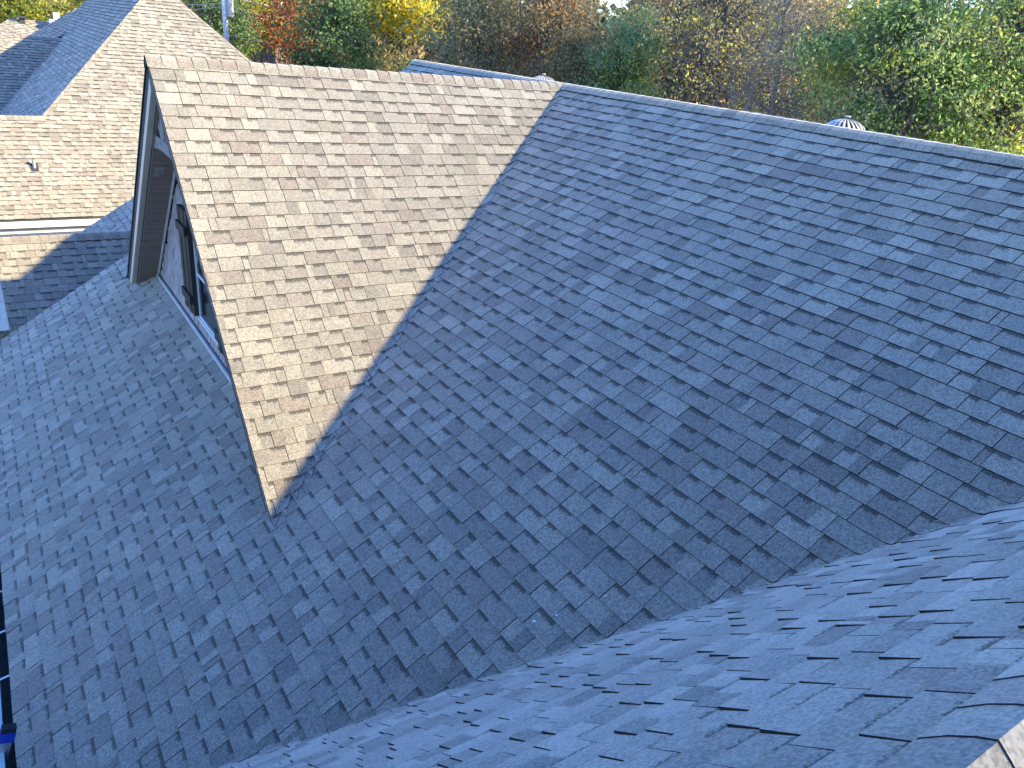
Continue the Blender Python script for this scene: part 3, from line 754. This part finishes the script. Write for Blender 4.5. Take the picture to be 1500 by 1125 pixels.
MB().box((cq[0]-.38, y3-1.2, z3-.9), (cq[0]+.38, y3-.4, z3+.15)).build('chimney', M['chimney'], h3)
MB().box((cq[0]-.15, y3-1., z3+.151), (cq[0]+.15, y3-.6, z3+.5)).build('chimney_pot', M['chimney'], h3)
vq = on_plane((33, 33), (0, -T3, 1), z3-T3*y3)
vv = MB().box(vq+(-.12, -.12, -.1), vq+(.12, .12, .22)); vv.box(vq+(-.26, -.26, .221), vq+(.26, .26, .32)); vv.build('roof_vent', M['vent_dark'], h3)

# ------------------------------------------------------------------ trees
def tree(name, label, px, D, top, bottom, rad, leaf, nleaf, lsize=.11, bark='bark', seed=0, limbs=40, clump=.55, group='trees beyond the roofs', cat='tree', bare=0, needle=False, mix=None, squash=1., trunk_r=None, twigs=3):
    """px: photo x of the trunk at the horizon; top/bottom heights of the crown relative to the eye"""
    r = np.random.default_rng(seed)
    dd = ray(px, 60); c = np.array((dd[0], dd[1]))/math.hypot(dd[0], dd[1])*D
    th = thing(name, label, cat, (c[0], c[1], -Z0), group)
    top = min(top, D*.09+(1.3 if D < 26 else 1.8))
    cz = (top+bottom)/2; hz = (top-bottom)/2
    # clump centres through the crown, denser outwards, uneven outline
    cen = []
    nC = limbs*5
    while len(cen) < nC:
        v = r.normal(size=3); v /= np.linalg.norm(v); rr_ = r.uniform(.2, 1)**.4
        lob = .78+.22*math.sin(3*math.atan2(v[1], v[0])+seed)*math.cos(2.3*v[2]+seed)+r.uniform(-.1, .14)
        f = rr_*lob; x = v*np.array((rad, rad*squash, hz))*f
        if v[2] < -.2 and r.random() < .25: continue
        cen.append((c[0]+x[0], c[1]+x[1], cz+x[2]))
    cen = np.array(cen)
    # trunk and limbs
    tb = MB(); tr_ = trunk_r or max(.12, (top+Z0)*.017)
    tp = [(c[0], c[1], -Z0)]; H = cz+hz*.55+Z0
    for i in range(1, 7):
        f = i/6; tp.append((c[0]+r.normal(0, .12), c[1]+r.normal(0, .12), -Z0+H*f))
    tb.tube(tp, [tr_*(1.15-.9*i/6) for i in range(7)], 8)
    for i in range(limbs):
        e = cen[i]; f = np.clip((e[2]-1.2*np.hypot(*(e[:2]-c))*.5+Z0)/H, .25, .95)
        k = f*6; i0 = int(min(k, 5)); s = np.array(tp[i0])*(1-(k-i0))+np.array(tp[i0+1])*(k-i0)
        m1 = s+(e-s)*.45+r.normal(0, .18, 3)+(0, 0, .15); m2 = s+(e-s)*.75+r.normal(0, .15, 3)
        r0 = tr_*(1-.75*f)*.5
        tb.tube([s, m1, m2, e], [r0, r0*.6, r0*.38, .008], 5, False)
        for _ in range(twigs):
            q = cen[r.integers(len(cen))]; q = e+(q-e)*min(1, 1.2/np.linalg.norm(q-e+1e-6))
            st = m1+(m2-m1)*r.random(); tb.tube([st, (st+q)/2+r.normal(0, .1, 3), q], [r0*.28+.006, r0*.15+.005, .004], 4, False)
    tb.build('trunk', M[bark], th, org=(c[0], c[1], -Z0))
    if nleaf:
        # leaves gather in clumps; the share of each clump varies so light and dark gaps appear
        wgt = r.gamma(.8, 1, len(cen)); ci = r.choice(len(cen), nleaf, p=wgt/wgt.sum())
        P = cen[ci]+r.normal(size=(nleaf, 3))*clump*np.array((1, 1, .6))
        a = r.normal(size=(nleaf, 3)); a /= np.linalg.norm(a, axis=1)[:, None]
        b_ = r.normal(size=(nleaf, 3)); b_ -= (b_*a).sum(1)[:, None]*a; b_ /= np.linalg.norm(b_, axis=1)[:, None]
        n_ = np.cross(a, b_)
        s = lsize*1.2*r.uniform(.6, 1.3, nleaf)[:, None]
        asp = .16 if needle else .55
        V = np.stack([P-a*s*.5, P+b_*s*asp*.5+n_*s*.08, P+a*s*.55, P-b_*s*asp*.5+n_*s*.08], 1).reshape(-1, 3)
        F = np.arange(nleaf*4).reshape(-1, 4)
        mi = None; mats = [LM[leaf]]
        if mix:
            mats += [LM[q] for q in mix]; cm = r.choice(len(mats), len(cen), p=[.72]+[.28/len(mix)]*len(mix)); mi = cm[ci]
        mesh_obj('crown', V, F, mats, th, org=(c[0], c[1], cz), midx=mi)
    return th

tree('yellow_green_tree', 'dense yellow-green tree behind the distant house at the top left corner', 20, 62, 4.5, -5, 5.5, 'yellowgreen', 26000, .2, seed=41, mix=('olive', 'green'), limbs=40, clump=.7)
tree('yellow_green_tree', 'rounded olive tree behind the chimney of the distant house', 96, 66, 4., -5, 4.5, 'olive', 12000, .2, seed=42, mix=('yellowgreen',), limbs=30, clump=.7)
tree('leafy_tree', 'green and yellow tree right behind the pale utility pole', 345, 58, 5., -6, 3.0, 'yellowgreen', 9000, .17, seed=43, mix=('green', 'yellow'), limbs=30)
tree('dark_tree', 'dark evergreen left of the utility pole above the neighbouring hip', 312, 52, 3., -6, 2.6, 'dark', 9000, .16, seed=44, limbs=30)
tree('bare_bush', 'leafless grey brushy shrub beside the street right of the utility pole', 395, 40, -.9, -5, 2.6, 'brown', 900, .07, 'palebark', seed=45, limbs=110, twigs=7, cat='shrub')
tree('green_shrub', 'bright green shrub below the bare grey brush', 378, 33, -1.9, -5.2, 1.9, 'yellowgreen', 9000, .11, seed=46, limbs=30, clump=.4, cat='shrub')
tree('rust_tree', 'thin reddish brown tree beyond the overhead wires', 385, 70, 5, -4, 4.5, 'rust', 12000, .18, 'bark', seed=47, mix=('orange', 'brown'), limbs=40)
tree('orange_maple', 'bright orange maple left of the dark evergreen', 440, 38, 3.2, -4.6, 1.7, 'orange', 9500, .12, seed=48, mix=('rust',), limbs=30, clump=.45)
tree('dark_evergreen', 'dark green evergreen between the orange maple and the yellow tree', 485, 33, 2.6, -5.5, 2.1, 'dark', 17000, .11, seed=49, mix=('green',), limbs=40, clump=.4)
tree('golden_tree', 'golden yellow tree above the left end of the main ridge', 592, 40, 3.60, -.9, 3.9, 'yellow', 19000, 0.154, seed=50, mix=('yellowgreen',), limbs=50, clump=0.46)
tree('olive_tree', 'mixed orange and olive tree below the golden tree behind the cross gable ridge', 540, 38, -0.23, -5, 2.33, 'olive', 9900, 0.140, seed=51, mix=('orange', 'yellow', 'dark'), limbs=40, clump=0.47)
tree('dark_low_tree', 'dark green low crown between the golden tree and the left ridge end', 618, 36, -1.15, -5, 1.84, 'dark', 8000, 0.123, seed=66, mix=('green',), limbs=40, clump=0.43)
tree('grey_green_oak', 'grey-green oak right of the golden tree behind the left ridge end', 708, 31, 3.60, -4.5, 2.58, 'greygreen', 15750, 0.103, seed=52, mix=('olive', 'brown'), limbs=60, clump=0.39)
tree('brown_oak', 'brownish oak directly above the meeting of the two ridges', 795, 29, 3.60, -4.5, 2.32, 'brown', 12600, 0.093, seed=53, mix=('greygreen', 'olive', 'orange'), limbs=70, clump=0.35, twigs=4)
tree('dark_oak', 'dark trunked oak with grey-green leaves just left of the patch of sky', 856, 28, 1.70, -4.5, 1.52, 'olive', 8800, 0.097, seed=67, mix=('greygreen', 'brown'), limbs=60, clump=0.34)
tree('pine_tree', 'soft light green pine just right of the patch of sky', 922, 27, 1.90, -4.5, 1.41, 'pine', 25200, 0.160, seed=54, mix=('yellowgreen',), limbs=60, clump=0.29, needle=True)
tree('forked_oak', 'large oak with dark forked trunk and sparse mixed leaves above the ridge middle', 1050, 26, 4.20, -4.0, 2.72, 'olive', 7000, 0.093, seed=55, mix=('yellowgreen', 'brown', 'yellow', 'greygreen'), limbs=90, clump=0.40, trunk_r=.2, twigs=5)
tree('bare_tree', 'leaning half bare pale barked tree left of the big green tree', 1150, 20, 4.0, -4.0, 1.6, 'brown', 2800, .07, 'palebark', seed=56, mix=('yellow', 'olive', 'rust'), limbs=50, clump=.34, trunk_r=.12, twigs=6)
tree('green_tree', 'big bright green tree filling the upper right behind the turbine vent', 1325, 19, 4.6, -4.2, 2.3, 'green', 26000, .075, seed=57, mix=('yellowgreen', 'greygreen'), limbs=80, clump=.27)
tree('green_tree', 'green and yellowish tree at the right edge of the picture', 1490, 20, 4.8, -3.6, 2.2, 'green', 22000, .075, seed=58, mix=('yellowgreen', 'yellow', 'greygreen'), limbs=80, clump=.27)
tree('low_green_tree', 'low dark green bush crown peeking over the ridge left of the turbine vent', 1200, 15.5, -.75, -4.6, 1.3, 'green', 10000, .06, seed=59, mix=('greygreen',), limbs=40, clump=.22)
tree('brown_understory_tree', 'rust brown undergrowth tree low at the right edge behind the ridge', 1490, 17.5, -1.05, -5.0, 1.2, 'brown', 5000, .07, seed=60, mix=('orange', 'rust'), limbs=60, clump=.3)
tree('rear_oak', 'olive brown oak standing behind the forked oak and the pine', 985, 30, 4.5, -5, 3.2, 'brown', 9000, .09, seed=61, mix=('yellowgreen', 'orange', 'olive'), limbs=80, clump=.35, group='second row of trees')
tree('rear_oak', 'olive oak standing behind the half bare tree', 1150, 29, 6, -5, 3.4, 'olive', 12000, .09, seed=63, mix=('yellow', 'brown', 'rust'), limbs=80, clump=.35, group='second row of trees')
tree('rear_oak', 'tall green oak standing behind the two big green trees', 1420, 29, 7, -5, 3.8, 'greygreen', 14000, .10, seed=64, mix=('yellowgreen', 'brown'), limbs=60, clump=.35, group='second row of trees')
tree('rear_oak', 'brown leaved oak standing behind the grey-green oak', 745, 33, 5, -5, 3.2, 'olive', 10000, .10, seed=65, mix=('greygreen', 'orange', 'brown'), limbs=70, clump=.35, group='second row of trees')

# far-off wood that reads as one mass
r = np.random.default_rng(77); n = 60000
ang = np.radians(r.uniform(-6, 84, n)); Dd = r.uniform(62, 110, n)**1.0
bx = 6.5+2.5*np.sin(ang*9)+1.7*np.sin(ang*23+1)+1.2*np.sin(ang*51)
hh = -Z0+r.uniform(0, 1, n)**.75*(bx+7.0)
P = np.stack([Dd*np.sin(ang), Dd*np.cos(ang), hh], 1)
P += r.normal(0, .35, P.shape)
a = r.normal(size=(n, 3)); a /= np.linalg.norm(a, axis=1)[:, None]; b_ = r.normal(size=(n, 3)); b_ -= (b_*a).sum(1)[:, None]*a; b_ /= np.linalg.norm(b_, axis=1)[:, None]
s = r.uniform(.25, .75, n)[:, None]
V = np.stack([P-a*s, P+b_*s*.7, P+a*s, P-b_*s*.7], 1).reshape(-1, 3)
mesh_obj('distant_woods', V, np.arange(n*4).reshape(-1, 4), LM['brown'], kind='stuff', label='far-off autumn wood behind the trees', cat='woods')

# utility poles and wires
def pole(px, D, top, rad, label, box=False):
    dd = ray(*px); c = np.array((dd[0], dd[1]))/math.hypot(dd[0], dd[1])*D
    th = thing('utility_pole', label, 'utility pole', (c[0], c[1], -Z0), 'utility poles along the street')
    MB().tube([(c[0], c[1], -Z0), (c[0], c[1], top)], [rad*1.15, rad*.9], 12).build('post', M['pole'], th)
    if box:
        rv = np.array((rt[0], rt[1], 0)); p = np.array((c[0], c[1], 0))+rv*(rad+.16)
        MB().tube([p+(0, 0, .12*0-.42+.3), p+(0, 0, .3+.5)], .15, 12).build('transformer', M['alu'], th)
    MB().bar((c[0]-.9, c[1]+.3, top-.35), (c[0]+.9, c[1]-.3, top-.35), .1, .12).build('crossarm', M['pole'], th)
    return c
c1 = pole((330, 30), 40, 2.6, .12, 'pale utility pole with grey canister rising behind the neighbouring hip', True)
c2 = pole((413, 40), 62, 2.4, .14, 'thinner utility pole further along the street near the orange maple')
for i, ((xa, ya), (xb, yb), rd) in enumerate((((333, -6), (520, 24), .022), ((333, 8), (470, 32), .012), ((333, 14), (470, 37), .012), ((325, 5), (90, 0), .016), ((325, 10), (150, 12), .016), ((340, 52), (455, 62), .012))):
    A = at_dist((xa, ya), 40.2); B = at_dist((xb, yb), 62 if xb > 330 else 75); pts = []
    for k in range(13):
        f = k/12; p = A*(1-f)+B*f; p[2] -= .35*4*f*(1-f)*.6; pts.append(p)
    labs = ['thick topmost overhead cable running right from the pole', 'second overhead wire running right from the pole', 'third overhead wire running right, just under the second', 'upper wire running left from the pole over the neighbouring roof', 'lower wire running left from the pole behind the neighbouring roof', 'lowest overhead wire crossing the bare brush']
    MB().tube(pts, rd, 5).build('overhead_wire', M['wire'], label=labs[i], cat='wire', group='overhead wires')
# dark blue shed glimpsed by the street
sp0 = at_dist((418, 50), 58)
sh_ = thing('shed', 'small dark blue-grey shed glimpsed left of the orange maple', 'shed', (sp0[0], sp0[1], -Z0))
MB().box((sp0[0]-1.2, sp0[1]-1.5, -Z0), (sp0[0]+1.2, sp0[1]+1.5, sp0[2])).build('wall', M['brick'], sh_)
MB().prism([(sp0[0]-1.4, sp0[1]-1.7, sp0[2]), (sp0[0]+1.4, sp0[1]-1.7, sp0[2]), (sp0[0], sp0[1]-1.7, sp0[2]+.7)], (0, 3.4, 0)).build('roof', M['vent_dark'], sh_)
